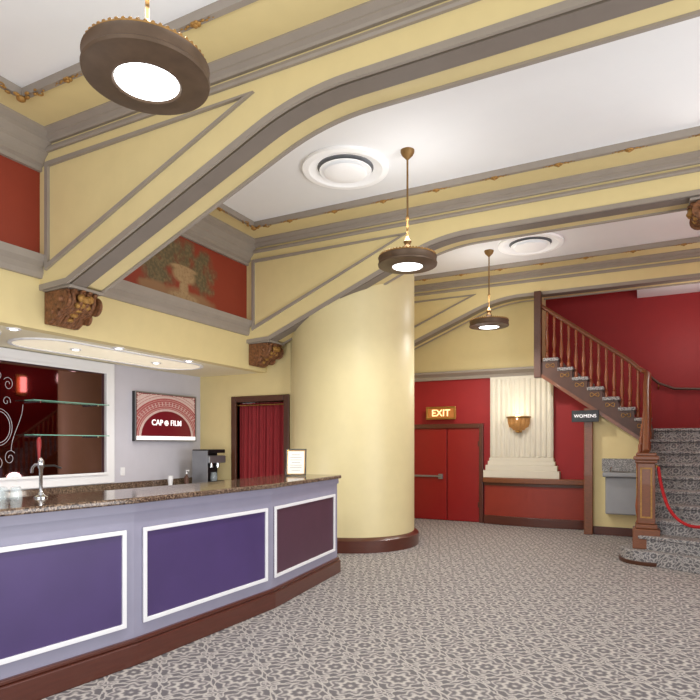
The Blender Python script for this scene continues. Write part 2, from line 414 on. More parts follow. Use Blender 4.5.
# column
C=thing('column',(-4.08,8.15,0),'large round pale yellow column with a mahogany plinth','column')
obj('shaft',G().lathe([(.97,.2),(.97,ZC)],-4.08,8.15,0,96),YELD,C,smooth=True)
obj('plinth',G().lathe([(.98,0),(1.04,0),(1.04,.17),(1.0,.2),(.97,.21)],-4.08,8.15,0,96),BASE,C,smooth=True)
fil=[]
A_=Vector((-4.978,7.699)); a_=math.radians(222); B_=Vector((-4.08+.972*math.cos(a_),8.15+.972*math.sin(a_)))
tb_=Vector((math.sin(a_),-math.cos(a_))); C_=Vector((-4.93,7.695)); D_=B_+Vector((-.06*abs(tb_.x),.06*abs(tb_.y)))
for i in range(13):
    t=i/12; q=A_*(1-t)**3+C_*3*t*(1-t)**2+D_*3*t*t*(1-t)+B_*t**3; fil.append((q.x,q.y))
st('trim_column_fillet',G().xy(fil+[(-4.6,7.72)],0,3.6),YELD,smooth=True)
# ---------------------------------------------------------------- upper wall trims
def cornice(name,y0,y1):
    st(name,G().xz([(XF,4.30),(XF+.04,4.30),(XF+.04,4.34),(XF+.08,4.36),(XF+.08,4.41),(XF+.13,4.46),(XF+.13,4.49),(XF+.19,4.55),(XF+.19,4.59),(XF+.24,4.62),(XF+.24,4.65),(XF,4.65)],y0,y1),GREY)
cornice('trim_cornice_a',-3,BY[0]); cornice('trim_cornice_b',BY[0]+BW,BY[1])
st('trim_wall_band',G().xz([(XF,3.22),(XF+.04,3.22),(XF+.06,3.27),(XF+.06,3.33),(XF+.1,3.37),(XF+.12,3.44),(XF,3.44)],-3,BY[1]+.2),GREY)
def stadium(cx,cy,w,l,n=10):
    p=[]
    for i in range(n+1): a=math.pi*i/n; p.append((cx+w*math.cos(a),cy+l+w*math.sin(a)))
    for i in range(n+1): a=math.pi+math.pi*i/n; p.append((cx+w*math.cos(a),cy-l+w*math.sin(a)))
    return p
for nm,cyy in (('a',5.35),('b',2.3)):
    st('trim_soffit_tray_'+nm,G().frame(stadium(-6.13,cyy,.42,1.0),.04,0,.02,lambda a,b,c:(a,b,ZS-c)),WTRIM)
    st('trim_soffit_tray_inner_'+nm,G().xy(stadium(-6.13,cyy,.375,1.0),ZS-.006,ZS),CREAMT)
rl=thing('recessed_downlight',(-5.62,4.9,ZS-.012),'small round bright recessed downlight in the bar soffit','lamp','bar soffit downlights')
obj('trim_ring',G().lathe([(.045,.0),(.065,0),(.07,.012),(.045,.012)],-5.62,4.9,ZS-.012,24),WTRIM,rl,smooth=True)
obj('lens',G().lathe([(.0,-.008),(.025,-.006),(.045,.002),(.0,.004)],-5.62,4.9,ZS-.012,24),GLOW,rl)
for y in (2.3,3.6,6.1): copything(rl,(-5.62,y,ZS-.012))
for y in (4.7,6.0): copything(rl,(-6.13,y,ZS-.018))
# ---------------------------------------------------------------- beams
def beam_path(off=0.):
    A=Vector((-5.02,3.15)); B=Vector((-2.35,ZB)); d=(B-A).normalized()
    p=[(XF,3.13),(-5.02,3.15)]
    s=B-d*.45; e=B+Vector((.45,0))
    for i in range(9):
        t=i/8; q=s*(1-t)**2+B*2*t*(1-t)+e*t*t; p.append((q.x,q.y))
    p.append((XR,ZB)); return p
for bi,y0 in enumerate(BY):
    y1=y0+BW; path=beam_path(); xe=XR
    poly=path+[(xe,ZC),(XF,ZC)]
    st('trim_beam_%d'%(bi+1),G().xz(poly,y0,y1),YEL)
    def strip(o0,o1,ya,yb):
        up=offline(path,o0); lo=offline(path,o1)
        return G().xz(up+lo[::-1],ya,yb)
    st('trim_beam_soffit_%d'%(bi+1),strip(0,.022,y0+.045,y0+.215),GREY2)
    st('trim_beam_edge_%d'%(bi+1),strip(-.03,.025,y0-.010,y0+.016),GREY)
    st('trim_beam_far_edge_%d'%(bi+1),strip(0,.02,y1-.045,y1-.01),GREY)
    lo=[(0,4.47),(-.025,4.47),(-.035,4.49),(-.03,4.515),(0,4.515)]
    up=[(0,4.55),(-.03,4.55),(-.04,4.57),(-.07,4.59),(-.07,4.605),(-.12,4.635),(-.12,4.65),(0,4.65)]
    st('trim_beam_bead_%d'%(bi+1),G().yz([(y0+a,b) for a,b in lo],XF,xe),GREY)
    st('trim_beam_crown_%d'%(bi+1),G().yz([(y0+a,b) for a,b in up],XF,xe),GREY)
    if bi<2:
        st('trim_beam_back_crown_%d'%(bi+1),G().yz([(y1-a,b) for a,b in up],XF,xe),GREY)
    tri=[(-5.32,3.29),(-2.76,4.37),(-5.32,4.37)]
    st('trim_beam_panel_%d'%(bi+1),G().frame(tri,.045,0,.03,lambda a,b,c:(a,y0-c,b)),GREY)
bays=[(-3,BY[0]),(BY[0]+BW,BY[1]),(BY[1]+BW,BY[2])]
for i,(a,b) in enumerate(bays):
    st('trim_ceiling_border_%d'%(i+1),G().frame([(XF,a),(XR,a),(XR,b),(XF,b)],.52,0,.05,lambda p,q,c:(p,q,ZC-c)),YEL)
    st('trim_ceiling_bead_%d'%(i+1),G().frame([(XF+.5,a+.5),(XR-.5,a+.5),(XR-.5,b-.5),(XF+.5,b-.5)],.05,0,.075,lambda p,q,c:(p,q,ZC-c)),GREY)
def ornament():
    o=thing('gilded_leaf_ornament',(0,0,0),'small gilded carved leaf cluster on the ceiling moulding','ornament','gilded ceiling ornaments')
    g=G().sphere((0,0,-.016),.02,8)
    for k in range(6):
        a=2*math.pi*k/6; g.sphere((.028*math.cos(a),.02*math.sin(a),-.008),.015,8,(1.5,.9,.8))
    for sx in (-1,1):
        for k in range(1,5): g.sphere((sx*(.04+.03*k),.006*(-1)**k,-.006),.013-.002*k,8,(1.8,.8,.8))
    obj('leaves',g,GOLD,o,smooth=True,origin=(0,0,0))
    return o
orn=ornament(); first=True
for (a,b) in bays:
    for yy in (b-.53,a+.53):
        x=-4.3
        while x<1.4:
            if yy>1.0:
                if first: orn.location=(x,yy,ZC-.075); first=False
                else: copything(orn,(x,yy,ZC-.075))
            x+=.7
for y in (2.2,5.2,5.9): copything(orn,(XF+.53,y,ZC-.075),math.pi/2)
def cornerscroll():
    o=thing('gilded_corner_scroll',(0,0,0),'gilded scrolling leaf ornament in a ceiling panel corner','ornament','gilded corner scrolls')
    g=G().sphere((0,0,-.02),.034,10,(1.2,1.2,.8))
    for ax in (0,1):
        for k in range(1,6):
            d=.055*k; r=.022-.0025*k; off=.02*(1 if k%2 else -1)
            c=(d,off,-.012) if ax==0 else (off,-d,-.012)
            g.sphere(c,r,8,(1.5,1,.8) if ax==0 else (1,1.5,.8))
        sp=[]
        for i in range(20):
            t=i/19*4.5; rr=.04*(1-i/26)
            c=(.2+rr*math.cos(t),.03+rr*math.sin(t),-.012) if ax==0 else (.03+rr*math.sin(t),-.2-rr*math.cos(t),-.012)
            sp.append(c)
        g.tube(sp,.007,6)
    obj('leaves',g,GOLD,o,smooth=True,origin=(0,0,0))
    return o
cs=cornerscroll(); cs.location=(XF+.54,BY[1]-.55,ZC-.075)
copything(cs,(XF+.54,BY[0]-.55,ZC-.075)); copything(cs,(XF+.54,BY[2]-.55,ZC-.075))
copything(cs,(XF+.54,BY[0]+BW+.55,ZC-.075),math.pi/2); copything(cs,(XF+.54,BY[1]+BW+.55,ZC-.075),math.pi/2)
# corbels
def corbel(loc):
    r=thing('corbel',loc,'carved brown and gold scroll corbel under a plaster beam','corbel','beam corbels')
    x,y,z=loc
    def prof(s,e):
        P=[(.002,.35),(.43,.35),(.44,.33),(.40,.30),(.41,.24),(.37,.17),(.29,.13),(.2,.1),(.15,.04),(.08,0),(.002,.0)]
        return [(x+px*s+ (e if px>0 else 0),z+pz*(1 if pz>.3 else s)+ (0 if pz>.3 else .02)) for px,pz in P]
    g=G(); wd=.36/9
    for k in range(9):
        s=[.82,.95,.86,1.0,.9,1.0,.86,.95,.82][k]
        g.xz(prof(s,0),y-.18+wd*k,y-.18+wd*(k+1))
    obj('scroll_block',g,CORB,r,bevel=.012,smooth=True)
    for sy in (-.185,.185):
        g=G()
        g.lathe([(.0,-.02),(.1,-.02),(.085,0),(.1,.02),(0,.02)],x+.3,y+sy,z+.24,18,axis='y')
        g.lathe([(.0,-.02),(.075,-.02),(.06,0),(.075,.02),(0,.02)],x+.17,y+sy,z+.13,16,axis='y')
        g.sphere((x+.3,y+sy*1.1,z+.24),.035).sphere((x+.17,y+sy*1.1,z+.13),.025)
        obj('volute',g,CORB,r,smooth=True)
    g=G()
    for k in range(5):
        g.sphere((x+.4-.06*k,y,z+.26-.045*k),.045-.004*k,8,(1,1.3,.8))
    for k in (-1,1):
        g.sphere((x+.4,y+.05*k,z+.27),.035,8,(1,1.2,1.2)).sphere((x+.35,y+.06*k,z+.2),.03,8)
    obj('leaf_carving',g,GOLD,r,smooth=True)
    obj('top_plate',G().box(x+.002,x+.42,y-.2,y+.2,z+.35,z+.38),GREY,r,bevel=.005)
    return r
cb=corbel((XF,BY[0]+BW/2,2.75))
copything(cb,(XF,BY[1]+BW/2,2.75)); copything(cb,(XF,BY[2]+BW/2,2.75))
copything(cb,(.9,BY[1]+BW/2,ZB-.41),math.pi,'carved gilded bracket beneath a straight plaster beam')
# mural
obj('wall_mural',G().box(XF,XF+.006,4.75,6.75,3.44,4.28),MURAL,label='faded painted mural of an urn and foliage on the red wall',cat='painting')
# ---------------------------------------------------------------- pendants
def pendant(loc):
    x,y,z=loc
    r=thing('pendant_lamp',loc,'dark bronze drum pendant lamp with glowing glass and beaded rim','lamp','bronze pendant lamps')
    obj('lamp_glass',G().lathe([(0,-.006),(.1,-.005),(.16,.002),(.16,.03)],x,y,z,48),GLOW,r,smooth=True)
    obj('lamp_shade',G().lathe([(.16,.006),(.17,-.006),(.185,-.004),(.195,.004),(.30,.01),(.314,.014),(.318,.03),(.31,.038),(.31,.085),(.316,.095),(.3,.105),(.27,.11),(.2,.125),(.1,.15),(.04,.19),(.0,.19)],x,y,z,64),BRONZE,r,smooth=True)
    g=G()
    for k in range(56):
        a=2*math.pi*k/56; g.sphere((x+.298*math.cos(a),y+.298*math.sin(a),z+.114),.011,6)
    g.tube([(x+.304*math.cos(2*math.pi*k/48),y+.304*math.sin(2*math.pi*k/48),z+.104) for k in range(49)],.007,6)
    obj('beaded_rim',g,GOLD,r,smooth=True)
    obj('finial',G().lathe([(.035,.17),(.05,.20),(.03,.24),(.045,.27),(.02,.31),(.012,.33)],x,y,z,20),OLDBR,r,smooth=True)
    obj('rod',G().lathe([(.011,.3),(.011,.5),(.018,.51),(.022,.52),(.018,.54),(.011,.55),(.011,ZC-z-.04),],x,y,z,12),OLDBR,r,smooth=True)
    obj('canopy',G().lathe([(.012,ZC-z-.1),(.03,ZC-z-.08),(.06,ZC-z-.05),(.075,ZC-z-.02),(.075,ZC-z)],x,y,z,24),OLDBR,r,smooth=True)
    return r
ZL=3.45
pn=pendant((-2.23,5.76,ZL)); copything(pn,(-2.2,9.35,ZL))
pendant((-2.28,2.17,3.42))
# vents
def vent(loc):
    x,y,z=loc
    r=thing('ceiling_vent',loc,'round white stepped ceiling air diffuser with pale centre','vent','ceiling air diffusers')
    obj('outer_ring',G().lathe([(.32,0),(.34,-.015),(.40,-.02),(.42,-.035),(.49,-.03),(.49,0)],x,y,z,56),VWHITE,r,smooth=True)
    obj('throat',G().lathe([(0,-.006),(.32,-.006),(.32,0),(0,0)],x,y,z,40),VENTD,r)
    for pr in ([(.24,-.015),(.30,-.04),(.292,-.046),(.22,-.02)],[(0,-.03),(.18,-.035),(.245,-.065),(.225,-.074),(.1,-.08),(0,-.082)]):
        obj('cone',G().lathe(pr,x,y,z,48),VWHITE,r,smooth=True)
    return r
v1=vent((-3.0,5.8,ZC)); copything(v1,(-1.54,9.3,ZC))
# ---------------------------------------------------------------- bar
Cp=[(-3.80,-.24),(-3.414,1.33),(-3.188,2.913),(-3.116,4.49),(-3.275,6.11)]
HB=1.13
B=thing('bar_counter',(-3.4,3,0),'curved grey lavender bar front with purple framed panels','bar')
obj('body',G().xy(offline(Cp,0)+offline(Cp,-.6)[::-1],.0,HB),BARG,B)
obj('base_moulding',G().xy(offline(Cp,.05)+offline(Cp,-.02)[::-1],0,.15).xy(offline(Cp,.03)+offline(Cp,-.02)[::-1],.15,.18),BASE,B,bevel=.008)
obj('top_moulding',G().xy(offline(Cp,.02)+offline(Cp,-.02)[::-1],HB-.06,HB),BARG,B)
for i in range(4):
    a=Vector(Cp[i]); b=Vector(Cp[i+1]); L=(b-a).length; d=(b-a)/L; nn=Vector((d.y,-d.x))
    mp=lambda p,q,c:(a.x+d.x*p+nn.x*c,a.y+d.y*p+nn.y*c,q)
    x0,x1,z0,z1=.07,L-.07,.27,.95
    if i==3: x0,x1=.05,L-.1
    rect=[(x0,z0),(x1,z0),(x1,z1),(x0,z1)]
    obj('panel',G().prism(rect,0.0,.006,mp),PUR2 if i==3 else PUR,B,label='plum coloured panel' if i==3 else 'purple panel')
    obj('panel_frame',G().frame(rect,.03,0,.022,mp),WTRIM,B,bevel=.004)
obj('countertop',G().xy(offline(Cp,.06)+offline(Cp,-.66)[::-1],HB+.002,HB+.045),GRAN,bevel=.012,label='polished brown speckled granite bar countertop',cat='countertop')
ZT=HB+.046
K=thing('back_counter',(-6.45,3,0),'back bar cabinet with granite top along the lavender wall','counter')
obj('cabinet',G().box(XW+.005,-6.12,-2.9,YD-.01,0,.86),LAV,K)
obj('top',G().box(XW+.005,-6.07,-2.9,YD-.01,.862,.9),GRAN,K,bevel=.006)
obj('backsplash',G().box(XW+.005,XW+.03,-2.9,YD-.01,.9,.98),GRAN,K)
# mirror
Mi=thing('bar_mirror',(XW,4,1),'large dark wall mirror in a wide white frame','mirror')
obj('frame',G().frame([(1.6,.99),(5.84,.99),(5.84,2.7),(1.6,2.7)],.15,0,.05,lambda a,b,c:(XW+c,a,b)).frame([(1.72,1.11),(5.72,1.11),(5.72,2.58),(1.72,2.58)],.035,.05,.07,lambda a,b,c:(XW+c,a,b)),WTRIM,Mi,bevel=.006)
obj('mirror_glass',G().box(XW,XW+.015,1.72,5.72,1.11,2.58),MIRR,Mi)
g=G()
ec=4.17; es=.74; ez=1.75
def EP(p): return [(q[0],ec+(q[1]-ec)*es,ez+(q[2]-ez)*.95) for q in p]
def spiral(cy,cz,r0,r1,a0,turns,sg=1,n=40):
    return EP([(XW+.018,cy+(r0+(r1-r0)*i/n)*math.cos(a0+sg*turns*2*math.pi*i/n),cz+(r0+(r1-r0)*i/n)*math.sin(a0+sg*turns*2*math.pi*i/n)) for i in range(n+1)])
cy=ec; et=.0026
for s in (1,-1):
    g.tube(spiral(cy+s*.17,2.3,.02,.09,0,1.4,s),et,6)
    g.tube(spiral(cy+s*.2,1.36,.02,.1,math.pi,1.4,-s),et,6)
    g.tube(spiral(cy+s*.14,2.08,.01,.07,1,1.2,-s),et,6)
    g.tube(EP([(XW+.018,cy+s*(.32-.1*math.cos(i*math.pi/10)),1.45+.06*i) for i in range(11)]),et,6)
g.tube(spiral(cy,1.75,.2,.2,0,1),.0032,6); g.tube(spiral(cy,1.75,.235,.235,0,1),et,6)
g.tube(spiral(cy,2.4,.05,.05,0,1),et,6); g.tube(spiral(cy,1.3,.07,.07,0,1),et,6)
g.tube(EP([(XW+.018,cy-.1,1.62),(XW+.018,cy-.1,1.88),(XW+.018,cy+.1,1.62),(XW+.018,cy+.1,1.88)]),.006,6)
obj('etched_emblem',g,ETCH,Mi)
sh=thing('glass_shelf',(XW+.1,5.02,2.09),'green edged glass shelf fixed in front of the mirror','shelf','mirror glass shelves')
obj('shelf_plate',G().box(XW+.02,XW+.2,4.5,5.62,2.085,2.097),GLASS,sh)
for y in (4.6,5.45): obj('bracket',G().box(XW+.016,XW+.17,y,y+.02,2.065,2.085),CHROME,sh)
copything(sh,(XW+.1,5.02,1.66))
# tv
T=thing('wall_television',(XW,6.86,1.6),'flat wall television showing a maroon screen with pale arches and lettering','television')
obj('casing',G().box(XW,XW+.06,6.2,7.52,1.59,2.35),BLACK,T,bevel=.008)
obj('bezel',G().frame([(6.2,1.59),(7.52,1.59),(7.52,2.35),(6.2,2.35)],.02,0,.014,lambda a,b,c:(XW+.06+c,a,b)),STEEL,T)
g=G(); g.cm=0; X0=XW+.065
g.box(X0-.003,X0+.001,6.22,7.50,1.67,2.33)
g.cm=2; g.box(X0-.003,X0+.002,6.22,7.50,1.61,1.67)
YA,YB,ZA,ZE=6.22,7.50,1.67,2.33
def arc(cy,cz,r0,r1,mi,xo,sy=1.35,n=90):
    g.cm=mi
    for i in range(n):
        a0=math.pi*i/n; a1=math.pi*(i+1)/n
        q=[(cy+r*sy*math.cos(a),cz+r*math.sin(a)) for r,a in ((r1,a0),(r1,a1),(r0,a1),(r0,a0))]
        if all(YA<=y<=YB and ZA<=z<=ZE for y,z in q): g.yz(q,X0,X0+xo)
r=.40
while r<.90:
    arc(6.86,1.67,r,r+.012,1 if (r>.60 or r<.425) else 3,.002); r+=.012
for r0,r1 in ((.45,.457),(.48,.487),(.51,.517),(.545,.55),(.575,.58)): arc(6.86,1.67,r0,r1,1,.003)
for r0,r1 in ((.64,.646),(.68,.686),(.75,.758)): arc(6.86,1.67,r0,r1,3,.003)
for k in range(30):
    a=math.pi*(k+.5)/30
    q=[(6.86+r*1.35*math.cos(a+e),1.67+r*math.sin(a+e)) for r,e in ((.487,-.012),(.487,.012),(.545,.012),(.545,-.012))]
    if all(YA<=y<=YB and ZA<=z<=ZE for y,z in q): g.cm=1; g.yz(q,X0,X0+.003)
obj('screen',g,[SCRB,SCRC,SCRW,SCRD],T)
text('lettering','CAP',.125,basis((0,1,0),(0,0,1),(1,0,0),(X0+.006,6.64,1.88)),SCRW,T)
text('lettering','FILM',.125,basis((0,1,0),(0,0,1),(1,0,0),(X0+.006,7.045,1.88)),SCRW,T,fat=.006)
obj('reel_emblem',G().yz([(6.835+.044*math.cos(2*math.pi*k/24),1.88+.044*math.sin(2*math.pi*k/24)) for k in range(24)],X0+.003,X0+.008),SCRW,T)
for k in range(5):
    a=math.pi/2+2*math.pi*k/5
    obj('reel_hole',G().yz([(6.835+.025*math.cos(a)+.008*math.cos(2*math.pi*j/12),1.88+.025*math.sin(a)+.008*math.sin(2*math.pi*j/12)) for j in range(12)],X0+.008,X0+.010),SCRB,T)
obj('wall_outlet',G().box(XW,XW+.012,5.98,6.06,1.08,1.2).box(XW+.012,XW+.016,6.0,6.04,1.1,1.13).box(XW+.012,XW+.016,6.0,6.04,1.15,1.18),WTRIM,bevel=.003,label='white wall socket beside the mirror frame',cat='socket')
# tap
tx,ty=-3.71,2.57
T=thing('beer_tap',(tx,ty,ZT),'chrome beer tap with red handle on the bar top','tap')
obj('base',G().lathe([(.0,0),(.045,0),(.045,.008),(.022,.02),(.014,.04)],tx,ty,ZT,24),CHROME,T,smooth=True)
obj('column',G().lathe([(.012,.03),(.012,.2),(.02,.21),(.02,.25),(.012,.27),(0,.28)],tx,ty,ZT,24),CHROME,T,smooth=True)
obj('spout',G().tube([(tx,ty,ZT+.23),(tx-.06,ty,ZT+.23),(tx-.09,ty,ZT+.21),(tx-.1,ty,ZT+.17)],.009,10),CHROME,T,smooth=True)
obj('handle',G().lathe([(.007,.26),(.01,.3),(.015,.36),(.015,.4),(.007,.42)],tx-.02,ty,ZT,16),REDDOOR,T,smooth=True)
obj('side_arm',G().tube([(tx,ty,ZT+.22),(tx+.02,ty+.09,ZT+.22),(tx+.02,ty+.14,ZT+.2)],.007,8),BLACK,T,smooth=True)
tb=thing('drinking_glass',(-3.8,2.36,ZT),'clear upturned drinking glass on the bar top','glass','upturned glasses')
obj('glass_body',G().lathe([(.034,0),(.038,.0),(.03,.08),(.028,.08),(.0,.08)],-3.8,2.36,ZT,20),CLEAR,tb,smooth=True)
for x,y in ((-3.82,2.46),(-3.72,2.28),(-3.9,2.4),(-3.72,2.4)): copything(tb,(x,y,ZT))
bt=thing('bottle',(-6.4,6.9,.903),'small dark bottle with a pump on the back counter','bottle')
obj('bottle_body',G().lathe([(0,0),(.035,0),(.035,.12),(.012,.15),(.012,.17)],-6.4,6.9,.903,20),DWOOD,bt,smooth=True)
obj('pump',G().lathe([(.014,.17),(.014,.19),(.005,.2),(.005,.22)],-6.4,6.9,.903,12).box(-6.41,-6.35,6.892,6.908,1.12,1.135),WTRIM,bt)
cp=thing('paper_cup_stack',(-6.4,6.55,.903),'stack of white paper cups on the back counter','cups')
obj('cup',G().lathe([(.028,0),(.04,.1),(.043,.1),(.04,.1),(.043,.16),(.046,.16)],-6.4,6.55,.903,20),WTRIM,cp,smooth=True)
# coffee machine
cx,cy_=-6.42,7.28
Q=thing('coffee_machine',(cx+.2,cy_,.9),'boxy silver and black coffee machine on the back counter','coffee machine')
X=cx+.0
obj('body',G().box(X-.02,X+.16,cy_-.2,cy_+.2,.905,1.40),BLACK,Q,bevel=.012)
obj('side_panel',G().box(X-.02,X+.3,cy_-.215,cy_-.2,.905,1.44),STEEL,Q,bevel=.004)
obj('head',G().box(X+.10,X+.33,cy_-.2,cy_+.2,1.24,1.36),STEEL,Q,bevel=.012)
obj('top_tray',G().box(X-.02,X+.31,cy_-.21,cy_+.21,1.40,1.46),BLACK,Q,bevel=.01)
obj('drip_tray',G().box(X+.16,X+.33,cy_-.19,cy_+.19,.905,.95),BLACK,Q,bevel=.01)
for yy in (-.07,.09): obj('group_head',G().lathe([(.035,-.07),(.035,0)],X+.25,cy_+yy,1.24,16),CHROME,Q,smooth=True)
obj('carafe',G().lathe([(.0,0),(.05,0),(.06,.06),(.045,.12),(.05,.14)],X+.25,cy_,.95,20),CLEAR,Q,smooth=True)
# framed notice on bar
fx,fy=-3.58,5.66
F=thing('framed_notice',(fx,fy,ZT),'small dark and gold framed paper notice on the bar top','picture frame')
ang=math.radians(26.9); ux=Vector((math.cos(ang),math.sin(ang),0)); nz=Vector((math.sin(ang),-math.cos(ang),0))
def fm(a,b,c):
    p=Vector((fx,fy,ZT+.003))+ux*a+Vector((0,0,b))+nz*(c-.25*b); return tuple(p)
obj('frame',G().frame([(-.12,0),(.12,0),(.12,.31),(-.12,.31)],.016,0,.018,fm),BLACK,F,bevel=.003)
obj('inner_frame',G().frame([(-.105,.015),(.105,.015),(.105,.295),(-.105,.295)],.008,0.002,.014,fm),BRASS,F)
obj('paper',G().prism([(-.105,.015),(.105,.015),(.105,.295),(-.105,.295)],.002,.008,fm),PAPER,F)
obj('stand',G().prism([(-.02,.02),(.02,.02),(.02,.2),(-.02,.2)],-.012,0,fm),BLACK,F)
g=G()
for k in range(7): 
    wd=.07 if k%3 else .05
    g.prism([(-wd,.24-.03*k),(wd,.24-.03*k),(wd,.244-.03*k),(-wd,.244-.03*k)],.008,.0095,fm)
obj('printed_lines',g,GREY2,F)
# ---------------------------------------------------------------- stairs
ST=thing('staircase',(.9,9.3,0),'carpeted staircase with turned wooden balustrade turning at a landing','staircase')
R=.18; nst=10
def Lp(i): t=i/9; return Vector((-.05+.2*t,8.1+2.5*t))
def Rp(i): t=i/9; return Vector((XR-.01,7.3+3.3*t))
for i in range(9):
    a,b,c,d=Lp(i),Rp(i),Rp(i+1),Lp(i+1)
    if i==0:
        pts=[]
        for k in range(9):
            t=math.radians(110+170*k/8*1.0)
            pts.append((.1+.34*math.cos(t),8.5+.34*math.sin(t)))
        pts=pts+[(b.x,b.y),(c.x,c.y),(d.x,d.y)]
        g=G().xy(pts,0,R)
    else:
        f=Vector((b.x-a.x,b.y-a.y)).normalized(); o=Vector((f.y,-f.x))*.035
        g=G().xy([(a.x,a.y),(b.x,b.y),(c.x,c.y),(d.x,d.y)],R*i-.02,R*(i+1)-.045)
        g.xy([(a.x+o.x,a.y+o.y),(b.x+o.x*0,b.y+o.y),(c.x,c.y),(d.x,d.y)],R*(i+1)-.045,R*(i+1))
    obj('step',g,CARPET2,ST,bevel=.012)
obj('landing',G().box(.15,XR-.01,10.6,YS-.005,1.5,1.755).box(.15,XR-.01,10.565,YS-.005,1.755,1.8),CARPET2,ST,bevel=.012)
for i in range(7):
    xa=.15-.24*(i+1); xb=.15-.24*i; zt=1.8+R*(i+1)
    obj('step',G().box(xa,xb+.025,10.52,YS-.01,zt-.06,zt),CARPET2,ST,bevel=.012)
    obj('riser',G().box(xb-.02,xb,10.56,YS-.01,zt-R,zt-.06),CARPET2,ST)
saw=[(.2,1.76)]
for i in range(7):
    xb=.15-.24*i; zt=1.8+R*(i+1)
    saw+=[(xb+.0,zt-.055),(xb-.24,zt-.055)]
saw+=[(-1.6,2.98),(-1.6,2.78),(.2,1.5)]
obj('stringer',G().xz([(a,b) for a,b in saw],10.55,10.64),STRG,ST)
obj('stringer_moulding',G().xz([(.2,1.45),(-1.6,2.75),(-1.6,2.82),(.2,1.52)],10.52,10.56),WOOD,ST)
for i in range(7):
    xb=.15-.24*i-.12; zt=1.8+R*(i+1)-.135
    g=G().tube([(xb+.07*math.cos(t),10.545,zt+.032*math.sin(2*t)) for t in [2*math.pi*k/24 for k in range(25)]],.007,6)
    g.sphere((xb,10.545,zt),.014,8)
    obj('gold_scroll',g,GOLD,ST,smooth=True)
obj('underside',G().xz([(.15,1.53),(-1.6,2.79),(-1.6,2.84),(.15,1.6)],10.64,YS-.005),YEL,ST)
def lowside():
    a=Lp(0.9); b=Lp(9); vs=[]
    for o in (0,-.03):
        vs+=[(a.x+o,a.y,0),(b.x+o,b.y,0),(b.x+o,b.y,1.8),(a.x+o,a.y,.3)]
    return G().add(vs,[(0,1,2,3),(7,6,5,4),(0,4,5,1),(1,5,6,2),(2,6,7,3),(3,7,4,0)])
obj('side_panel',lowside(),WOOD,ST)
nx,ny=.07,8.5
g=G().box(nx-.16,nx+.16,ny-.16,ny+.16,R,R+.26).box(nx-.13,nx+.13,ny-.13,ny+.13,R+.26,R+.32).box(nx-.105,nx+.105,ny-.105,ny+.105,R+.32,1.3).box(nx-.13,nx+.13,ny-.13,ny+.13,1.3,1.34).box(nx-.15,nx+.15,ny-.15,ny+.15,1.34,1.39).box(nx-.12,nx+.12,ny-.12,ny+.12,1.39,1.43)
obj('newel_post',g,WOOD,ST,bevel=.012)
obj('newel_panel',G().frame([(nx-.07,R+.4),(nx+.07,R+.4),(nx+.07,1.24),(nx-.07,1.24)],.02,0,.012,lambda a,b,c:(a,ny-.105-c,b)),GOLD,ST)
obj('newel_panel',G().frame([(ny-.07,R+.4),(ny+.07,R+.4),(ny+.07,1.24),(ny-.07,1.24)],.02,0,.012,lambda a,b,c:(nx-.105-c,a,b)),GOLD,ST)
obj('plinth_curve',G().lathe([(.35,0),(.36,.02),(.36,.05)],.1,8.5,0,40),DWOOD,ST,smooth=True)
def railz_low(y): return 1.42+ (y-8.5)*(2.66-1.42)/(10.3-8.5)
path=[(nx,8.5,1.45),(nx,8.62,1.52)]
for y in (9,9.5,10.0): path.append((nx+.01,y,railz_low(y)))
path+=[(.1,10.3,2.66),(.1,10.48,2.70),(.06,10.57,2.74),(-.03,10.61,2.80)]
def railz_up(x): return 2.80+(-x)*.75
for x in (-.15,-.4,-.8,-1.2,-1.58): path.append((x,10.61,railz_up(x)+.02))
def smoothp(p,it=2):
    p=[Vector(q) for q in p]
    for _ in range(it):
        n=[p[0]]
        for a,b in zip(p[:-1],p[1:]): n+=[a*.75+b*.25,a*.25+b*.75]
        n.append(p[-1]); p=n
    return p
obj('handrail',G().tube(smoothp(path,3),.042,12,.8),WOOD,ST,smooth=True)
bprof=[(.026,0),(.030,.01),(.030,.1),(.016,.12),(.028,.14),(.018,.17),(.032,.26),(.036,.32),(.024,.46),(.016,.58),(.026,.61),(.016,.64),(.026,.68),(.018,.71),(.026,.74),(.026,.84),(.02,.86)]
RAILB=mat('orange_brown_baluster',(138,72,36),.35,var=.12,coat=.2)
bal=obj('baluster',G().lathe([(r,z) for r,z in bprof],0,0,0,12),RAILB,ST,smooth=True,origin=(0,0,0))
base=W[ST.name]; items=[]
for i in range(7):
    zt=1.8+R*(i+1)
    for dx in (.06,.18):
        x=.15-.24*i-dx
        items.append((x,10.61,zt,railz_up(x)-.02-zt))
for i in range(1,9):
    for f in (.25,.75):
        y=Lp(i+f).y; z=R*(i+1)
        if i==8 and f>.5: continue
        items.append((Lp(i+f).x+.0,y,z,railz_low(y)-z-.03))
for k,(x,y,z,h) in enumerate(items):
    o=bal if k==0 else bal.copy()
    if k: SC.collection.objects.link(o); o.parent=ST
    o.location=Vector((x,y,z))-base; o.scale=(1,1,h/.86)
st('trim_stair_post',G().box(-1.68,-1.56,10.5,10.66,2.72,4.25),DWOOD,bevel=.01)
st('trim_women_post',G().box(-.86,-.72,10.54,10.72,0,2.16),WOOD,bevel=.01)
st('wall_under_stair',G().xz([(-.72,0),(.12,0),(.12,1.55),(-.72,2.14)],10.66,10.74),YEL)
st('baseboard_stair',G().box(-.72,.1,10.62,10.66,0,.14),BASE,bevel=.006)
st('wall_lobby_return',G().box(-.72,-.66,10.74,YE+.12,0,2.15),YEL)
H=thing('wall_handrail',(.35,YS-.08,2.5),'short dark wooden handrail bracketed to the red wall','handrail')
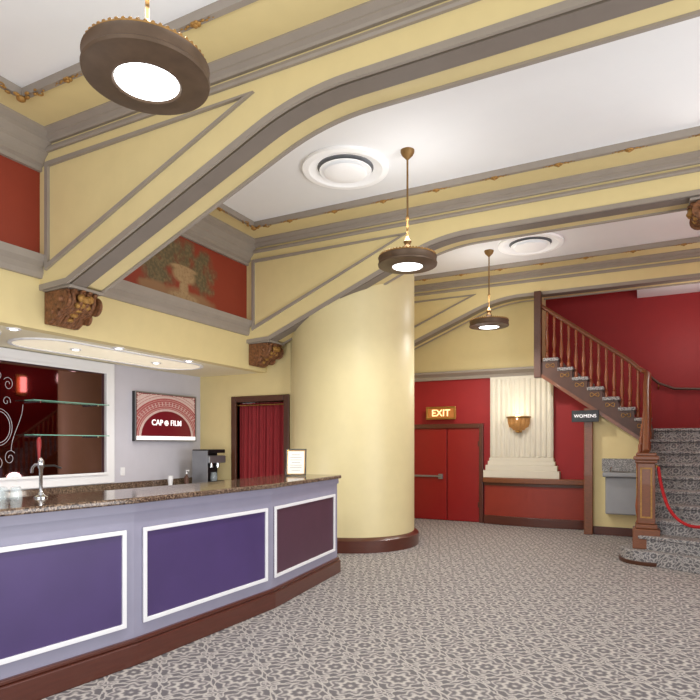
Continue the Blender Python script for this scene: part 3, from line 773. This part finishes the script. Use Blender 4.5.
obj('rail',G().tube([(.12,YS-.09,2.83),(.3,YS-.09,2.66),(.55,YS-.09,2.55),(1.4,YS-.09,2.5)],.025,10),DWOOD,H,smooth=True)
for x,z in ((.3,2.65),(1.1,2.51)): obj('bracket',G().tube([(x,YS,z-.09),(x,YS-.09,z-.05),(x,YS-.09,z)],.01,8),BRASS,H)
S=thing('hanging_sign',(-.83,10.48,1.9),'black projecting sign reading WOMENS in white letters','sign')
obj('board',G().box(-1.05,-.62,10.47,10.5,1.92,2.12),BLACK,S,bevel=.004)
obj('bracket',G().box(-.8,-.77,10.5,10.54,1.98,2.06),BLACK,S)
text('lettering','WOMENS',.078,basis((1,0,0),(0,0,1),(0,-1,0),(-.835,10.468,2.02)),SCRW,S,.003,fat=.0,space=1.06)
# fountain
F=thing('drinking_fountain',(-.3,10.5,.36),'flat grey wall drinking fountain with speckled stone splashback','drinking fountain')
obj('body',G().box(-.52,-.03,10.42,10.655,.38,1.0),MATTE,F,bevel=.02)
obj('basin',G().box(-.56,-.0,10.34,10.655,1.0,1.08),MATTE,F,bevel=.02)
obj('splashback',G().box(-.58,.02,10.62,10.657,1.08,1.3),STONE,F,bevel=.004)
obj('bowl',G().lathe([(.14,0),(.12,-.005),(0,-.006)],-.28,10.48,1.086,24),GREY2,F,smooth=True)
obj('spout',G().tube([(-.45,10.52,1.07),(-.45,10.52,1.13),(-.43,10.49,1.15)],.012,8),CHROME,F,smooth=True)
# rope
Rp_=thing('barrier_rope',(.2,8.4,1.2),'red velvet barrier rope swagging from the newel post','rope')
pts=smoothp([(.21,8.46,1.25),(.24,8.42,1.0),(.33,8.33,.68),(.52,8.2,.52),(.75,8.08,.55),(1.1,7.9,.85),(1.38,7.76,1.18)],3)
obj('rope',G().tube(pts,.02,10),ROPE,Rp_,smooth=True)
obj('hook',G().lathe([(.0,0),(.025,0),(.02,.03),(0,.03)],.19,8.47,1.24,12),BRASS,Rp_,smooth=True)
sp=thing('rope_post',(1.42,7.76,.0),'brass rope barrier post','barrier post')
obj('base',G().lathe([(0,0),(.11,0),(.1,.02),(.03,.05)],1.42,7.76,.182,28),BRASS,sp,smooth=True)
obj('pole',G().lathe([(.025,.04),(.025,1.0),(.045,1.03),(.03,1.07),(0,1.09)],1.42,7.76,.18,20),BRASS,sp,smooth=True)
S=thing('wall_sconce',(XR-.1,10.15,3.1),'small glowing glass wall sconce on the red stair wall','lamp')
obj('backplate',G().box(XR-.03,XR,10.0,10.3,2.9,3.5),BRASS,S,bevel=.01)
obj('lamp_shade',G().lathe([(.07,0),(.08,.02),(.08,.4),(.07,.42)],XR-.12,10.15,3.0,20),GLOWR,S,smooth=True)
# ---------------------------------------------------------------- lights
def light(name,typ,loc,energy,col=(1,1,1),size=.05,rot=None,**k):
    l=bpy.data.lights.new(name,typ); l.energy=energy; l.color=col
    if typ=='POINT' or typ=='SPOT': l.shadow_soft_size=size
    if typ=='AREA':
        l.shape='RECTANGLE'; l.size=size; l.size_y=k.get('sy',size)
    if typ=='SPOT': l.spot_size=k.get('ang',2.2); l.spot_blend=k.get('bl',.8)
    o=bpy.data.objects.new(name,l); SC.collection.objects.link(o); o.location=loc
    if rot: o.rotation_euler=rot
    return o
warm=(1,.97,.92)
for x,y,z in ((-2.2,-1.4,ZL),(-2.28,2.17,3.42),(-2.23,5.76,ZL),(-2.2,9.35,ZL)):
    light('pendant_light','SPOT',(x,y,z-.03),150,warm,.05,(0,0,0),ang=math.radians(174),bl=.5)
    light('ceiling_fill','POINT',(x,y,z+.4),18,(1,.99,.97),.12)  # added fill above each closed shade to brighten the ceiling
for y in (2.3,3.6,4.9,6.1): light('soffit_spot','SPOT',(-5.62,y,ZS-.05),30,(1,.96,.9),.04,(0,0,0),ang=2.3)
light('sconce_light','POINT',(-2.07,YE-.38,2.2),2.8,(1,.85,.6),.05)
light('stair_fill','POINT',(.9,10.9,3.4),18,warm,.3)  # added fill for the upper stair, no fixture there
light('stair_lower_fill','POINT',(1.2,7.6,3.9),48,warm,.1)  # added fill from above to bring out the lower steps
light('passage_fill','POINT',(-2.6,9.9,2.6),10,warm,.1)  # added fill for the far bay, no fixture there
for y in (3.2,5.6): light('bar_fill','POINT',(-4.9,y,1.0),30,warm,.1)  # added fill points hidden behind the bar to lift soffit and ceiling
light('rear_fill','AREA',(-1.5,-2.7,1.6),150,(.98,.99,1),5.5,(math.radians(106),0,0),sy=2.6)  # added area fill behind the camera, no window modelled
light('side_fill','AREA',(4.7,3.0,1.4),360,(.98,.99,1),6.5,(math.radians(114),0,math.radians(90)),sy=2.6)  # added area fill off to the right, tilted up to light the ceiling
w=bpy.data.worlds.new('world'); SC.world=w; w.use_nodes=True
w.node_tree.nodes['Background'].inputs[0].default_value=(.97,.985,1,1); w.node_tree.nodes['Background'].inputs[1].default_value=.48
SC.view_settings.view_transform='Standard'
# ---------------------------------------------------------------- camera
cam=bpy.data.cameras.new('camera'); co=bpy.data.objects.new('camera',cam); SC.collection.objects.link(co)
co.location=(0,0,1.55); co.rotation_euler=(math.pi/2,0,math.radians(26.9))
cam.sensor_width=36; cam.lens=29.417; cam.shift_y=.134; cam.clip_start=.05
SC.camera=co
